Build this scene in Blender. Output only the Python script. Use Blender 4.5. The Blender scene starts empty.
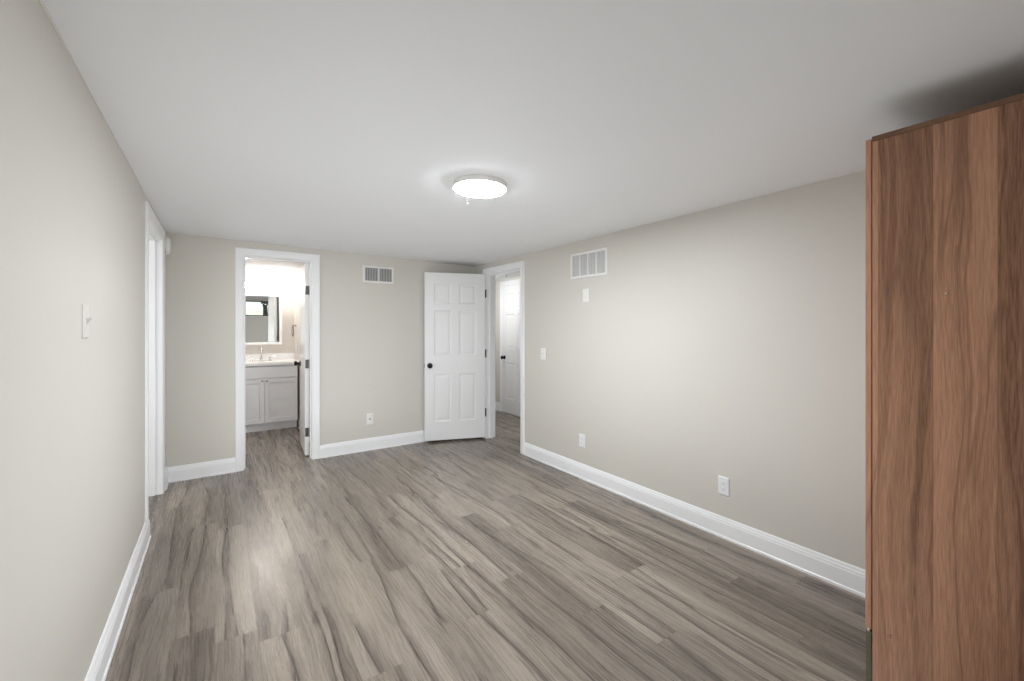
import bpy, bmesh, math, random
from mathutils import Vector, Matrix

SC = bpy.context.scene
COL = SC.collection
PI = math.pi

# ------------------------------------------------------------------ camera, world, exposure
cam_d = bpy.data.cameras.new('camera')
cam = bpy.data.objects.new('camera', cam_d)
COL.objects.link(cam)
cam.location = (0, 0, 1.32)
cam.rotation_euler = (PI / 2, 0, -0.6001)
cam_d.sensor_width = 36
cam_d.lens = 36 * 428.12 / 1024
cam_d.shift_y = -13.49 / 1024
cam_d.clip_start = 0.02
SC.camera = cam

SC.view_settings.view_transform = 'Standard'
SC.view_settings.look = 'None'
SC.view_settings.gamma = 1
SC.view_settings.use_curve_mapping = False
SC.view_settings.exposure = 0.20
SC.cycles.use_denoising = True
SC.cycles.max_bounces = 12
SC.cycles.diffuse_bounces = 8

world = bpy.data.worlds.new('sky')
SC.world = world
world.use_nodes = True
wn = world.node_tree.nodes
wl = world.node_tree.links
wn.clear()
w_out = wn.new('ShaderNodeOutputWorld')
w_bg = wn.new('ShaderNodeBackground')
w_sky = wn.new('ShaderNodeTexSky')
w_sky.sky_type = 'NISHITA'
w_sky.sun_disc = False
w_sky.sun_elevation = math.radians(40)
w_sky.sun_rotation = math.radians(20)
w_bg.inputs['Strength'].default_value = 0.22
wl.new(w_sky.outputs[0], w_bg.inputs[0])
wl.new(w_bg.outputs[0], w_out.inputs[0])

LAMP_ROOM = 197.0
LAMP_BATH = 34.0
FILL_BATH_TOP = 42.0
FILL_HALL = 40.0



def area_light(name, loc, rot, sx, sy, watts, col, spread=180):
    d = bpy.data.lights.new(name, 'AREA')
    d.shape = 'RECTANGLE'
    d.size, d.size_y = sx, sy
    d.energy = watts
    d.color = col
    d.spread = math.radians(spread)
    o = bpy.data.objects.new(name, d)
    COL.objects.link(o)
    o.location = loc
    o.rotation_euler = [math.radians(r) for r in rot]
    return o


# added unseen fills: two low facing up, one in side room, one behind camera
area_light('bounce_light', (1.1, 1.5, .06), (180, 0, 0), 1.9, 2.2, 8.8, (.92, .965, 1), 150)
area_light('bounce_light', (.8, 3.5, .06), (180, 0, 0), 1.8, 1.8, 4.2, (.92, .965, 1), 150)
area_light('side_room_fill', (-2.2, 3.4, 1.45), (0, -72, 0), 1.2, 1.8, 46, (.94, .97, 1))  # added fill; the side room has no window
area_light('camera_end_fill', (.1, -.30, 1.0), (88, 0, -14), .6, .8, 7.5, (.95, .975, 1), 75)  # added fill with no fixture, brightens the end wall

# ------------------------------------------------------------------ measures
XL, XR, YB, YR = -0.3715, 2.6112, 4.6485, -0.35     # room faces: left, right, back, rear
WT = 0.12                                             # wall thickness
BX0, BX1, BY1 = -0.75, 0.875, 6.74                     # bathroom
HX1, HY0, HY1 = 3.65, 3.0, 6.4                        # hall


def ceil_z(x, y):
    return 2.1066 - 0.0186 * (x - 1) - 0.0051 * (y - 3)


# ------------------------------------------------------------------ material helpers
def new_mat(name):
    m = bpy.data.materials.new(name)
    m.use_nodes = True
    nt = m.node_tree
    b = nt.nodes['Principled BSDF']
    return m, nt, b


def mathn(nt, op, a, b=None, c=None):
    n = nt.nodes.new('ShaderNodeMath')
    n.operation = op
    for i, v in enumerate((a, b, c)):
        if v is None:
            continue
        if isinstance(v, (int, float)):
            n.inputs[i].default_value = v
        else:
            nt.links.new(v, n.inputs[i])
    return n.outputs[0]


def comb(nt, x, y, z=0.0):
    n = nt.nodes.new('ShaderNodeCombineXYZ')
    for i, v in enumerate((x, y, z)):
        if isinstance(v, (int, float)):
            n.inputs[i].default_value = v
        else:
            nt.links.new(v, n.inputs[i])
    return n.outputs[0]


def noise(nt, vec, scale=1.0, detail=2.0, rough=0.5, dist=0.0):
    n = nt.nodes.new('ShaderNodeTexNoise')
    nt.links.new(vec, n.inputs['Vector'])
    n.inputs['Scale'].default_value = scale
    n.inputs['Detail'].default_value = detail
    n.inputs['Roughness'].default_value = rough
    n.inputs['Distortion'].default_value = dist
    return n.outputs[0]


def remap(nt, v, a, b, c=0.0, d=1.0, smooth=True):
    n = nt.nodes.new('ShaderNodeMapRange')
    n.interpolation_type = 'SMOOTHSTEP' if smooth else 'LINEAR'
    nt.links.new(v, n.inputs[0])
    for i, q in enumerate((a, b, c, d)):
        n.inputs[i + 1].default_value = q
    return n.outputs[0]


def mixc(nt, f, a, b, mode='MIX'):
    n = nt.nodes.new('ShaderNodeMix')
    n.data_type = 'RGBA'
    n.blend_type = mode
    if isinstance(f, (int, float)):
        n.inputs[0].default_value = f
    else:
        nt.links.new(f, n.inputs[0])
    for i, v in ((6, a), (7, b)):
        if isinstance(v, tuple):
            n.inputs[i].default_value = (*v, 1)
        else:
            nt.links.new(v, n.inputs[i])
    return n.outputs[2]


def bump(nt, b, h, strength, dist=0.002):
    n = nt.nodes.new('ShaderNodeBump')
    n.inputs['Strength'].default_value = strength
    n.inputs['Distance'].default_value = dist
    nt.links.new(h, n.inputs['Height'])
    nt.links.new(n.outputs[0], b.inputs['Normal'])


def paint(name, col, rough=0.5, var=0.02, bscale=260.0, bstr=0.06, spec=0.4):
    """painted surface: faint roller texture and faint tone variation"""
    m, nt, b = new_mat(name)
    tc = nt.nodes.new('ShaderNodeTexCoord').outputs['Object']
    n1 = noise(nt, tc, 3.0, 3)
    lo = tuple(c * (1 - var) for c in col)
    hi = tuple(min(1, c * (1 + var)) for c in col)
    nt.links.new(mixc(nt, n1, lo, hi), b.inputs['Base Color'])
    b.inputs['Roughness'].default_value = rough
    b.inputs['Specular IOR Level'].default_value = spec
    n2 = noise(nt, tc, bscale, 2)
    bump(nt, b, n2, bstr, 0.001)
    return m


def metal(name, col, rough=0.3, metallic=1.0):
    m, nt, b = new_mat(name)
    tc = nt.nodes.new('ShaderNodeTexCoord').outputs['Object']
    n1 = noise(nt, tc, 60.0, 2)
    nt.links.new(mixc(nt, n1, tuple(c * .93 for c in col), col), b.inputs['Base Color'])
    b.inputs['Metallic'].default_value = metallic
    nt.links.new(remap(nt, n1, 0, 1, rough * .9, rough * 1.1), b.inputs['Roughness'])
    return m


def emit(name, col, strength):
    m, nt, b = new_mat(name)
    b.inputs['Base Color'].default_value = (.9, .9, .9, 1)
    b.inputs['Emission Color'].default_value = (*col, 1)
    b.inputs['Emission Strength'].default_value = strength
    return m


M = {}
M['wall'] = paint('greige_wall_paint', (.632, .610, .564), .5, .012)
M['ceiling'] = paint('white_ceiling_paint', (.805, .815, .832), .8, .012, 120, .08, .2)
M['trim'] = paint('white_trim_paint', (.86, .87, .885), .35, .008, 90, .02)
M['door'] = paint('white_door_paint', (.78, .785, .79), .38, .008, 160, .03)
M['bath_wall'] = paint('pale_bathroom_paint', (.63, .59, .548), .5, .012)
M['hall_wall'] = paint('cream_hall_paint', (.66, .645, .60), .5, .012)
M['plastic'] = paint('white_plastic', (.80, .80, .78), .3, .005, 60, .0)
M['plastic_cool'] = paint('cool_white_plastic', (.80, .815, .835), .3, .005, 60, .0)
M['almond'] = paint('almond_plastic', (.66, .645, .61), .35, .005, 60, .0)
M['vent_paint'] = paint('white_vent_enamel', (.80, .80, .79), .35, .005, 60, .0)
M['dark'] = paint('dark_cavity', (.10, .10, .10), .8, .05)
M['vent_back'] = paint('grey_duct_shade', (.24, .24, .24), .8, .05)
M['vent_pale'] = paint('pale_duct_shade', (.46, .46, .46), .8, .05)
M['slot'] = paint('black_slot', (.02, .02, .02), .6, .05)
M['slot_grey'] = paint('grey_slot', (.22, .22, .22), .6, .05)
M['cabinet'] = paint('pale_grey_cabinet_paint', (.76, .775, .80), .4, .01, 100, .02)
M['counter'] = paint('white_cultured_marble', (.86, .86, .85), .15, .02, 8, .0, .5)
M['black_metal'] = metal('black_metal', (.018, .018, .02), .35, .8)
M['nickel'] = metal('brushed_nickel', (.36, .345, .33), .32)
M['dark_metal'] = metal('dark_nickel', (.10, .095, .09), .35)
M['chrome'] = metal('chrome', (.75, .75, .76), .12)
M['mirror'] = metal('mirror_silver', (.88, .90, .90), .012)
M['brass'] = metal('pale_screw_metal', (.75, .62, .48), .3)
M['lamp_glow'] = emit('lamp_diffuser', (.925, .965, 1), LAMP_ROOM)
M['bath_glow'] = emit('vanity_glass', (1, .955, .90), LAMP_BATH)
M['hall_fill_glow'] = emit('hall_fill_diffuser', (.97, .98, 1), FILL_HALL)
M['bath_fill_glow'] = emit('bathroom_fill_diffuser', (1, .985, .97), FILL_BATH_TOP)
M['bark'] = paint('bark', (.07, .055, .045), .9, .2, 30, .4)
M['leaf'] = paint('leaf_green', (.05, .085, .03), .7, .3, 20, .2)
M['soil'] = paint('lawn', (.09, .12, .045), .95, .3, 12, .5)
M['window_frame'] = paint('dark_window_frame', (.06, .058, .055), .4, .05)


def make_glass():
    m, nt, b = new_mat('window_glass')
    nt.nodes.remove(b)
    out = nt.nodes['Material Output']
    tr = nt.nodes.new('ShaderNodeBsdfTransparent')
    tr.inputs[0].default_value = (.94, .96, .96, 1)
    gl = nt.nodes.new('ShaderNodeBsdfGlossy')
    gl.inputs['Roughness'].default_value = .01
    fr = nt.nodes.new('ShaderNodeFresnel')
    fr.inputs[0].default_value = 1.45
    mx = nt.nodes.new('ShaderNodeMixShader')
    nt.links.new(fr.outputs[0], mx.inputs[0])
    nt.links.new(tr.outputs[0], mx.inputs[1])
    nt.links.new(gl.outputs[0], mx.inputs[2])
    nt.links.new(mx.outputs[0], out.inputs[0])
    return m


M['glass'] = make_glass()


def make_floor_mat():
    m, nt, b = new_mat('grey_brown_vinyl_planks')
    tc = nt.nodes.new('ShaderNodeTexCoord').outputs['Object']
    sp = nt.nodes.new('ShaderNodeSeparateXYZ')
    nt.links.new(tc, sp.inputs[0])
    x, y = sp.outputs[0], sp.outputs[1]
    W, L = 0.152, 1.22
    rx = mathn(nt, 'DIVIDE', mathn(nt, 'ADD', x, 5.03), W)
    row = mathn(nt, 'FLOOR', rx)
    fx = mathn(nt, 'FRACT', rx)
    wn1 = nt.nodes.new('ShaderNodeTexWhiteNoise')
    wn1.noise_dimensions = '1D'
    nt.links.new(row, wn1.inputs['W'])
    ry = mathn(nt, 'ADD', mathn(nt, 'DIVIDE', mathn(nt, 'ADD', y, 7.0), L), mathn(nt, 'MULTIPLY', wn1.outputs[0], 3.7))
    colm = mathn(nt, 'FLOOR', ry)
    fy = mathn(nt, 'FRACT', ry)
    wn2 = nt.nodes.new('ShaderNodeTexWhiteNoise')
    wn2.noise_dimensions = '2D'
    nt.links.new(comb(nt, row, colm), wn2.inputs['Vector'])
    sc = nt.nodes.new('ShaderNodeSeparateColor')
    nt.links.new(wn2.outputs['Color'], sc.inputs[0])
    r1, r2, r3 = sc.outputs[0], sc.outputs[1], sc.outputs[2]
    # each plank shows a different cut of the same boards
    gx = mathn(nt, 'ADD', x, mathn(nt, 'MULTIPLY', r1, 37.0))
    gy = mathn(nt, 'ADD', y, mathn(nt, 'MULTIPLY', r2, 53.0))
    gz = mathn(nt, 'MULTIPLY', r3, 19.0)
    # slow wander of the grain
    wob = mathn(nt, 'SUBTRACT', noise(nt, comb(nt, mathn(nt, 'MULTIPLY', gx, 3.0), mathn(nt, 'MULTIPLY', gy, 2.2), gz), 1, 3), .5)
    gxw = mathn(nt, 'ADD', gx, mathn(nt, 'MULTIPLY', wob, .05))
    broad = noise(nt, comb(nt, mathn(nt, 'MULTIPLY', gxw, 9.0), mathn(nt, 'MULTIPLY', gy, .8), gz), 1, 4, .5)
    fine = noise(nt, comb(nt, mathn(nt, 'MULTIPLY', gxw, 120.0), mathn(nt, 'MULTIPLY', gy, 3.0), gz), 1, 5, .62)
    pores = noise(nt, comb(nt, mathn(nt, 'MULTIPLY', gxw, 260.0), mathn(nt, 'MULTIPLY', gy, 22.0), gz), 1, 2, .5)
    # dark mineral streaks wandering along each plank, sharp on one side and fading on the other
    def streak(seed, spread, cw, hw, lo, hi, flip):
        n_ = noise(nt, comb(nt, mathn(nt, 'ADD', mathn(nt, 'MULTIPLY', r1, 91.0), seed), mathn(nt, 'MULTIPLY', gy, .55), mathn(nt, 'ADD', gz, seed * 3)), 1, 2.6, .42)
        p_ = mathn(nt, 'MULTIPLY_ADD', mathn(nt, 'SUBTRACT', n_, .5), spread, .5)
        d_ = mathn(nt, 'MULTIPLY', mathn(nt, 'SUBTRACT', fx, p_), W * flip)
        m_ = remap(nt, noise(nt, comb(nt, mathn(nt, 'ADD', mathn(nt, 'MULTIPLY', r2, 47.0), seed), mathn(nt, 'MULTIPLY', gy, 1.3), gz), 1, 4, .6), lo, hi)
        core = mathn(nt, 'MULTIPLY', remap(nt, mathn(nt, 'ABSOLUTE', d_), .0, cw, 1, 0), m_)
        side = mathn(nt, 'MULTIPLY', remap(nt, d_, .0, hw, 1, 0), remap(nt, d_, -.003, .0015, 0, 1))
        return core, mathn(nt, 'MULTIPLY', side, remap(nt, m_, 0, .7))
    c1, s1 = streak(3.1, 2.0, .0070, .045, .40, .54, 1)
    c2, s2 = streak(17.7, 2.6, .0055, .032, .43, .57, -1)
    vein = mathn(nt, 'MAXIMUM', c1, c2)
    vein_soft = mathn(nt, 'MAXIMUM', s1, s2)
    # knots
    kd = mathn(nt, 'MULTIPLY', mathn(nt, 'SUBTRACT', noise(nt, comb(nt, mathn(nt, 'MULTIPLY', gx, 24.0), mathn(nt, 'MULTIPLY', gy, 14.0), gz), 1, 3), .5), .35)
    vo = nt.nodes.new('ShaderNodeTexVoronoi')
    vo.inputs['Scale'].default_value = 1
    nt.links.new(comb(nt, mathn(nt, 'ADD', mathn(nt, 'MULTIPLY', gx, 6.5), kd), mathn(nt, 'ADD', mathn(nt, 'MULTIPLY', gy, 2.6), kd), gz), vo.inputs['Vector'])
    kc = nt.nodes.new('ShaderNodeSeparateColor')
    nt.links.new(vo.outputs['Color'], kc.inputs[0])
    konly = remap(nt, kc.outputs[0], .55, .66)
    knot = mathn(nt, 'MULTIPLY', remap(nt, vo.outputs['Distance'], .02, .17, 1, 0), konly)
    # tone
    t = mathn(nt, 'ADD', mathn(nt, 'MULTIPLY', remap(nt, broad, .22, .78), .50), mathn(nt, 'MULTIPLY', remap(nt, fine, .30, .70, smooth=False), .34))
    t = mathn(nt, 'ADD', t, mathn(nt, 'MULTIPLY', mathn(nt, 'SUBTRACT', r3, .5), .48))
    t = mathn(nt, 'ADD', t, mathn(nt, 'MULTIPLY', mathn(nt, 'SUBTRACT', pores, .5), .45))
    t = mathn(nt, 'ADD', t, .17)
    c = mixc(nt, t, (.066, .050, .039), (.312, .264, .218))
    c = mixc(nt, mathn(nt, 'MULTIPLY', vein_soft, .58), c, (.072, .055, .044))
    c = mixc(nt, mathn(nt, 'MULTIPLY', vein, .80), c, (.038, .029, .023))
    c = mixc(nt, mathn(nt, 'MULTIPLY', knot, .75), c, (.055, .042, .034))
    # plank joints
    ex = mathn(nt, 'MINIMUM', fx, mathn(nt, 'SUBTRACT', 1, fx))
    ey = mathn(nt, 'MINIMUM', fy, mathn(nt, 'SUBTRACT', 1, fy))
    jx = remap(nt, ex, .0, .012, 1, 0)
    jy = remap(nt, ey, .0, .0018, 1, 0)
    j = mathn(nt, 'MAXIMUM', jx, jy)
    c = mixc(nt, mathn(nt, 'MULTIPLY', j, .45), c, (.10, .08, .065))
    nt.links.new(c, b.inputs['Base Color'])
    nt.links.new(remap(nt, fine, .2, .8, .20, .37), b.inputs['Roughness'])
    b.inputs['Specular IOR Level'].default_value = .55
    h = mathn(nt, 'SUBTRACT', mathn(nt, 'ADD', mathn(nt, 'MULTIPLY', fine, .6), mathn(nt, 'MULTIPLY', pores, .3)), mathn(nt, 'MULTIPLY', j, .8))
    bump(nt, b, h, .20, .0012)
    return m


M['floor'] = make_floor_mat()


def make_walnut(name, dark, light, strip=.137, off=.016, amount=1.0):
    m, nt, b = new_mat(name)
    tc = nt.nodes.new('ShaderNodeTexCoord').outputs['Object']
    sp = nt.nodes.new('ShaderNodeSeparateXYZ')
    nt.links.new(tc, sp.inputs[0])
    g = mathn(nt, 'ADD', sp.outputs[0], sp.outputs[1])
    z = sp.outputs[2]
    s = mathn(nt, 'DIVIDE', mathn(nt, 'SUBTRACT', g, off), strip)
    idx = mathn(nt, 'FLOOR', s)
    fr = mathn(nt, 'FRACT', s)
    r = mathn(nt, 'FRACT', mathn(nt, 'MULTIPLY_ADD', idx, .6, .5))
    gg = mathn(nt, 'ADD', g, mathn(nt, 'MULTIPLY', r, 23.0))
    zz = mathn(nt, 'ADD', z, mathn(nt, 'MULTIPLY', r, 11.0))
    # growth-ring field: long vertical figure that opens into cathedrals where the warp is strong
    w1 = mathn(nt, 'SUBTRACT', noise(nt, comb(nt, mathn(nt, 'MULTIPLY', gg, 9.0), mathn(nt, 'MULTIPLY', zz, 2.3), r), 1, 3, .55), .5)
    w2 = mathn(nt, 'SUBTRACT', noise(nt, comb(nt, mathn(nt, 'MULTIPLY', gg, 3.0), mathn(nt, 'MULTIPLY', zz, .9), 7.3), 1, 1, .5), .5)
    q = mathn(nt, 'ADD', gg, mathn(nt, 'ADD', mathn(nt, 'MULTIPLY', w1, .040), mathn(nt, 'MULTIPLY', w2, .16)))
    figure = noise(nt, comb(nt, mathn(nt, 'MULTIPLY', q, 105.0), mathn(nt, 'MULTIPLY', zz, .35), 1.7), 1, 4, .6)
    slow = noise(nt, comb(nt, mathn(nt, 'MULTIPLY', q, 14.0), mathn(nt, 'MULTIPLY', zz, .45), 4.1), 1, 2, .5)
    fine = noise(nt, comb(nt, mathn(nt, 'MULTIPLY', gg, 300.0), mathn(nt, 'MULTIPLY', zz, 14.0), 2.2), 1, 3, .6)
    line = remap(nt, mathn(nt, 'ABSOLUTE', mathn(nt, 'SUBTRACT', slow, .46)), 0, .035, 1, 0)
    t = mathn(nt, 'ADD', mathn(nt, 'MULTIPLY', remap(nt, figure, .25, .75, smooth=False), .30 * amount), mathn(nt, 'MULTIPLY', remap(nt, slow, .25, .75), .28))
    t = mathn(nt, 'ADD', t, mathn(nt, 'MULTIPLY', remap(nt, fine, .25, .75, smooth=False), .40))
    t = mathn(nt, 'ADD', t, mathn(nt, 'MULTIPLY', mathn(nt, 'SUBTRACT', r, .5), .46))
    c = mixc(nt, t, dark, light)
    c = mixc(nt, mathn(nt, 'MULTIPLY', line, .34 * amount), c, tuple(v * .62 for v in dark))
    e = mathn(nt, 'MINIMUM', fr, mathn(nt, 'SUBTRACT', 1, fr))
    c = mixc(nt, mathn(nt, 'MULTIPLY', remap(nt, e, 0, .02, 1, 0), .18), c, tuple(v * .6 for v in dark))
    nt.links.new(c, b.inputs['Base Color'])
    b.inputs['Roughness'].default_value = .42
    b.inputs['Specular IOR Level'].default_value = .35
    bump(nt, b, fine, .12, .0006)
    return m


M['walnut'] = make_walnut('walnut_veneer', (.135, .060, .032), (.60, .325, .202))
M['walnut_edge'] = make_walnut('walnut_edge_band', (.15, .082, .048), (.25, .14, .085), .5, .0, .5)
M['drawer_wood'] = make_walnut('dark_drawer_veneer', (.075, .058, .034), (.16, .125, .078), .3, .0, .6)


# ------------------------------------------------------------------ object helpers
def finish(name, bm, mat, parent=None, smooth=False, bevel=0.0, segs=2):
    bmesh.ops.remove_doubles(bm, verts=bm.verts, dist=1e-6)
    bmesh.ops.recalc_face_normals(bm, faces=bm.faces)
    me = bpy.data.meshes.new(name)
    bm.to_mesh(me)
    bm.free()
    o = bpy.data.objects.new(name, me)
    COL.objects.link(o)
    me.materials.append(mat)
    if smooth:
        for p in me.polygons:
            p.use_smooth = True
        try:
            me.set_sharp_from_angle(angle=math.radians(38))
        except Exception:
            pass
    if bevel:
        md = o.modifiers.new('bevel', 'BEVEL')
        md.width = bevel
        md.segments = segs
        md.limit_method = 'ANGLE'
    if parent is not None:
        o.parent = parent
    return o


def BM():
    return bmesh.new()


def box(bm, x0, x1, y0, y1, z0, z1):
    v = [bm.verts.new((x, y, z)) for x in (x0, x1) for y in (y0, y1) for z in (z0, z1)]
    for f in ((0, 1, 3, 2), (4, 6, 7, 5), (0, 4, 5, 1), (2, 3, 7, 6), (0, 2, 6, 4), (1, 5, 7, 3)):
        bm.faces.new([v[i] for i in f])
    return v


def mbox(bm, F, a0, a1, t0, t1, z0, z1):
    """box in a wall frame: along a, out of the wall t, up z"""
    v = [bm.verts.new(F(a, t, z)) for a in (a0, a1) for t in (t0, t1) for z in (z0, z1)]
    for f in ((0, 1, 3, 2), (4, 6, 7, 5), (0, 4, 5, 1), (2, 3, 7, 6), (0, 2, 6, 4), (1, 5, 7, 3)):
        bm.faces.new([v[i] for i in f])


def lathe(bm, prof, F, n=32):
    """prof: list of (r, h); F(x, y, h) maps to world/local"""
    rings = []
    for r, h in prof:
        if r < 1e-6:
            rings.append([bm.verts.new(F(0, 0, h))])
        else:
            rings.append([bm.verts.new(F(r * math.cos(2 * PI * i / n), r * math.sin(2 * PI * i / n), h)) for i in range(n)])
    for a, b_ in zip(rings, rings[1:]):
        for i in range(n):
            j = (i + 1) % n
            if len(a) == 1 and len(b_) > 1:
                bm.faces.new((a[0], b_[i], b_[j]))
            elif len(b_) == 1 and len(a) > 1:
                bm.faces.new((a[i], b_[0], a[j]))
            elif len(a) > 1:
                bm.faces.new((a[i], b_[i], b_[j], a[j]))
    for ring in (rings[0], rings[-1]):
        if len(ring) > 2:
            bm.faces.new(ring)


def tube(bm, pts, rad, n=10, closed=False):
    """round bar along points; rad a number or list"""
    pts = [Vector(p) for p in pts]
    k = len(pts)
    rings = []
    prev = None
    for i, p in enumerate(pts):
        if closed:
            d = (pts[(i + 1) % k] - pts[i - 1]).normalized()
        else:
            d = (pts[min(i + 1, k - 1)] - pts[max(i - 1, 0)]).normalized()
        if prev is None:
            up = Vector((0, 0, 1)) if abs(d.z) < .9 else Vector((1, 0, 0))
            u = d.cross(up).normalized()
        else:
            u = (prev - d * prev.dot(d)).normalized()
        prev = u
        v = d.cross(u)
        r = rad if isinstance(rad, (int, float)) else rad[i]
        rings.append([bm.verts.new(p + u * r * math.cos(2 * PI * q / n) + v * r * math.sin(2 * PI * q / n)) for q in range(n)])
    m = k if closed else k - 1
    for i in range(m):
        a, b_ = rings[i], rings[(i + 1) % k]
        for q in range(n):
            bm.faces.new((a[q], b_[q], b_[(q + 1) % n], a[(q + 1) % n]))
    if not closed:
        bm.faces.new(rings[0])
        bm.faces.new(rings[-1])


def props(o, label, cat=None, group=None, kind=None):
    o['label'] = label
    if cat:
        o['category'] = cat
    if group:
        o['group'] = group
    if kind:
        o['kind'] = kind
    return o


def thing(name, loc, label, cat, group=None, kind=None, rz=0.0):
    o = bpy.data.objects.new(name, None)
    o.empty_display_size = .1
    COL.objects.link(o)
    o.location = loc
    o.rotation_euler = (0, 0, rz)
    return props(o, label, cat, group, kind)


def struct(o, label, cat=None):
    o['kind'] = 'structure'
    o['label'] = label
    o['category'] = cat or o.name.split('_')[0].split('.')[0]
    return o


# wall frames: a along the wall, t out into the room
F_left = lambda a, t, z: Vector((XL + t, a, z))
F_right = lambda a, t, z: Vector((XR - t, a, z))
F_back = lambda a, t, z: Vector((a, YB - t, z))
F_rear = lambda a, t, z: Vector((a, YR + t, z))
F_bathback = lambda a, t, z: Vector((a, YB + WT + t, z))      # bathroom side of the back wall
F_bathfar = lambda a, t, z: Vector((a, BY1 - t, z))
F_bathright = lambda a, t, z: Vector((BX1 - t, a, z))
F_bathleft = lambda a, t, z: Vector((BX0 + t, a, z))
F_hallwest = lambda a, t, z: Vector((XR + WT + t, a, z))      # hall side of the right wall
F_halleast = lambda a, t, z: Vector((HX1 - t, a, z))

# ------------------------------------------------------------------ floor and ceilings
bm = BM()
box(bm, -2.6, 4.0, -.8, 7.0, -.08, 0)
struct(finish('floor', bm, M['floor']), 'grey-brown wood plank floor running through the bedroom, bathroom and hall')

bm = BM()
v = box(bm, XL, XR, YR, YB, 2.0, 2.4)
for q in bm.verts:
    if q.co.z < 2.2:
        q.co.z = ceil_z(q.co.x, q.co.y)
struct(finish('ceiling', bm, M['ceiling']), 'plain white bedroom ceiling, slightly out of level')
bm = BM()
box(bm, BX0, BX1, YB + WT, BY1, 2.075, 2.4)
struct(finish('ceiling_bathroom', bm, M['ceiling']), 'white bathroom ceiling seen through the narrow doorway', 'ceiling')
bm = BM()
box(bm, XR + WT, HX1, HY0, HY1, 2.06, 2.4)
struct(finish('ceiling_hall', bm, M['ceiling']), 'white hall ceiling seen above the hall door', 'ceiling')

# ------------------------------------------------------------------ walls with openings
JT = .018
# clear openings: (a0, a1, top)
OP_BATH = (.192, .765, 1.976)
OP_BED = (3.655, 4.352, 1.940)
OP_LEFT = (3.49, 4.352, 2.003)
OP_WIN = (.575, 1.175, 1.62, 2.05)


def wall(name, F, a0, a1, z1, hole=None, mat=None, label='', depth=WT):
    bm = BM()
    if hole is None:
        mbox(bm, F, a0, a1, -depth, 0, 0, z1)
    else:
        h0, h1, hz0, hz1 = hole
        mbox(bm, F, a0, h0, -depth, 0, 0, z1)
        mbox(bm, F, h1, a1, -depth, 0, 0, z1)
        mbox(bm, F, h0, h1, -depth, 0, hz1, z1)
        if hz0 > 0:
            mbox(bm, F, h0, h1, -depth, 0, 0, hz0)
    return struct(finish(name, bm, mat or M['wall']), label, 'wall')


def hole_of(op):
    return (op[0] - JT, op[1] + JT, 0, op[2] + JT)


ZT = 2.35
wall('wall_left', F_left, YR - WT, YB + WT, ZT, hole_of(OP_LEFT), None, 'plain greige left wall with a doorway at its far end')
wall('wall_back', F_back, XL, XR, ZT, hole_of(OP_BATH), None, 'greige end wall with the bathroom doorway')
wall('wall_right', F_right, YR - WT, HY1, ZT, hole_of(OP_BED), None, 'long greige right wall with the hall doorway at its far end')
wall('wall_rear', F_rear, XL, XR, ZT, OP_WIN, None, 'greige wall behind the camera with a small high window')
# bathroom
wall('wall_bathroom_far', F_bathfar, BX0 - WT, BX1 + WT, ZT, None, M['bath_wall'], 'pale bathroom wall behind the mirror')
wall('wall_bathroom_right', F_bathright, YB + WT, BY1, ZT, None, M['bath_wall'], 'pale bathroom wall to the right of the vanity')
wall('wall_bathroom_left', F_bathleft, YB + WT, BY1, ZT, None, M['bath_wall'], 'pale bathroom wall to the left of the vanity, out of sight')
# pale bathroom face of the end wall
bm = BM()
h0, h1, _, hz = hole_of(OP_BATH)
mbox(bm, F_bathback, BX0, h0, 0, .004, 0, 2.075)
mbox(bm, F_bathback, h1, BX1, 0, .004, 0, 2.075)
mbox(bm, F_bathback, h0, h1, 0, .004, hz, 2.075)
struct(finish('wall_bathroom_near', bm, M['bath_wall']), 'pale bathroom face of the wall around the bathroom doorway', 'wall')
# hall
wall('wall_hall_east', F_halleast, HY0 - WT, HY1 + WT, ZT, None, M['hall_wall'], 'cream hall wall with the six-panel hall door')
bm = BM()
box(bm, XR + WT, HX1, HY1, HY1 + WT, 0, ZT)
struct(finish('wall_hall_far', bm, M['hall_wall']), 'cream wall at the far end of the hall', 'wall')
bm = BM()
box(bm, XR + WT, HX1, HY0 - WT, HY0, 0, ZT)
struct(finish('wall_hall_near', bm, M['hall_wall']), 'cream wall at the near end of the hall', 'wall')
# side room behind the left doorway
bm = BM()
box(bm, -2.35, -2.25, 2.3, YB + WT, 0, ZT)
box(bm, -2.25, XL - WT, 2.3, 2.4, 0, ZT)
box(bm, -2.25, XL - WT, YB, YB + WT, 0, ZT)
struct(finish('wall_side_room', bm, M['wall']), 'greige walls of the room behind the left doorway, out of sight', 'wall')
bm = BM()
box(bm, -2.25, XL - WT, 2.4, YB, 2.1, ZT)
struct(finish('ceiling_side_room', bm, M['ceiling']), 'white ceiling of the room behind the left doorway, out of sight', 'ceiling')

# ------------------------------------------------------------------ baseboards
BP = [(0, 0), (.016, 0), (.016, .013), (.0125, .017), (.0125, .094), (.0105, .100), (.0105, .108), (.0075, .114), (.0065, .123), (.0035, .130), (0, .130)]


def baseboard(name, F, spans, label, mat=None, scale=1.0, thick=1.0):
    bm = BM()
    for a0, a1 in spans:
        e0 = [bm.verts.new(F(a0, t * thick, z * scale)) for t, z in BP]
        e1 = [bm.verts.new(F(a1, t * thick, z * scale)) for t, z in BP]
        n = len(BP)
        for i in range(n):
            j = (i + 1) % n
            bm.faces.new((e0[i], e0[j], e1[j], e1[i]))
        bm.faces.new(e0)
        bm.faces.new(list(reversed(e1)))
    return struct(finish(name, bm, mat or M['trim']), label, 'baseboard')


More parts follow.
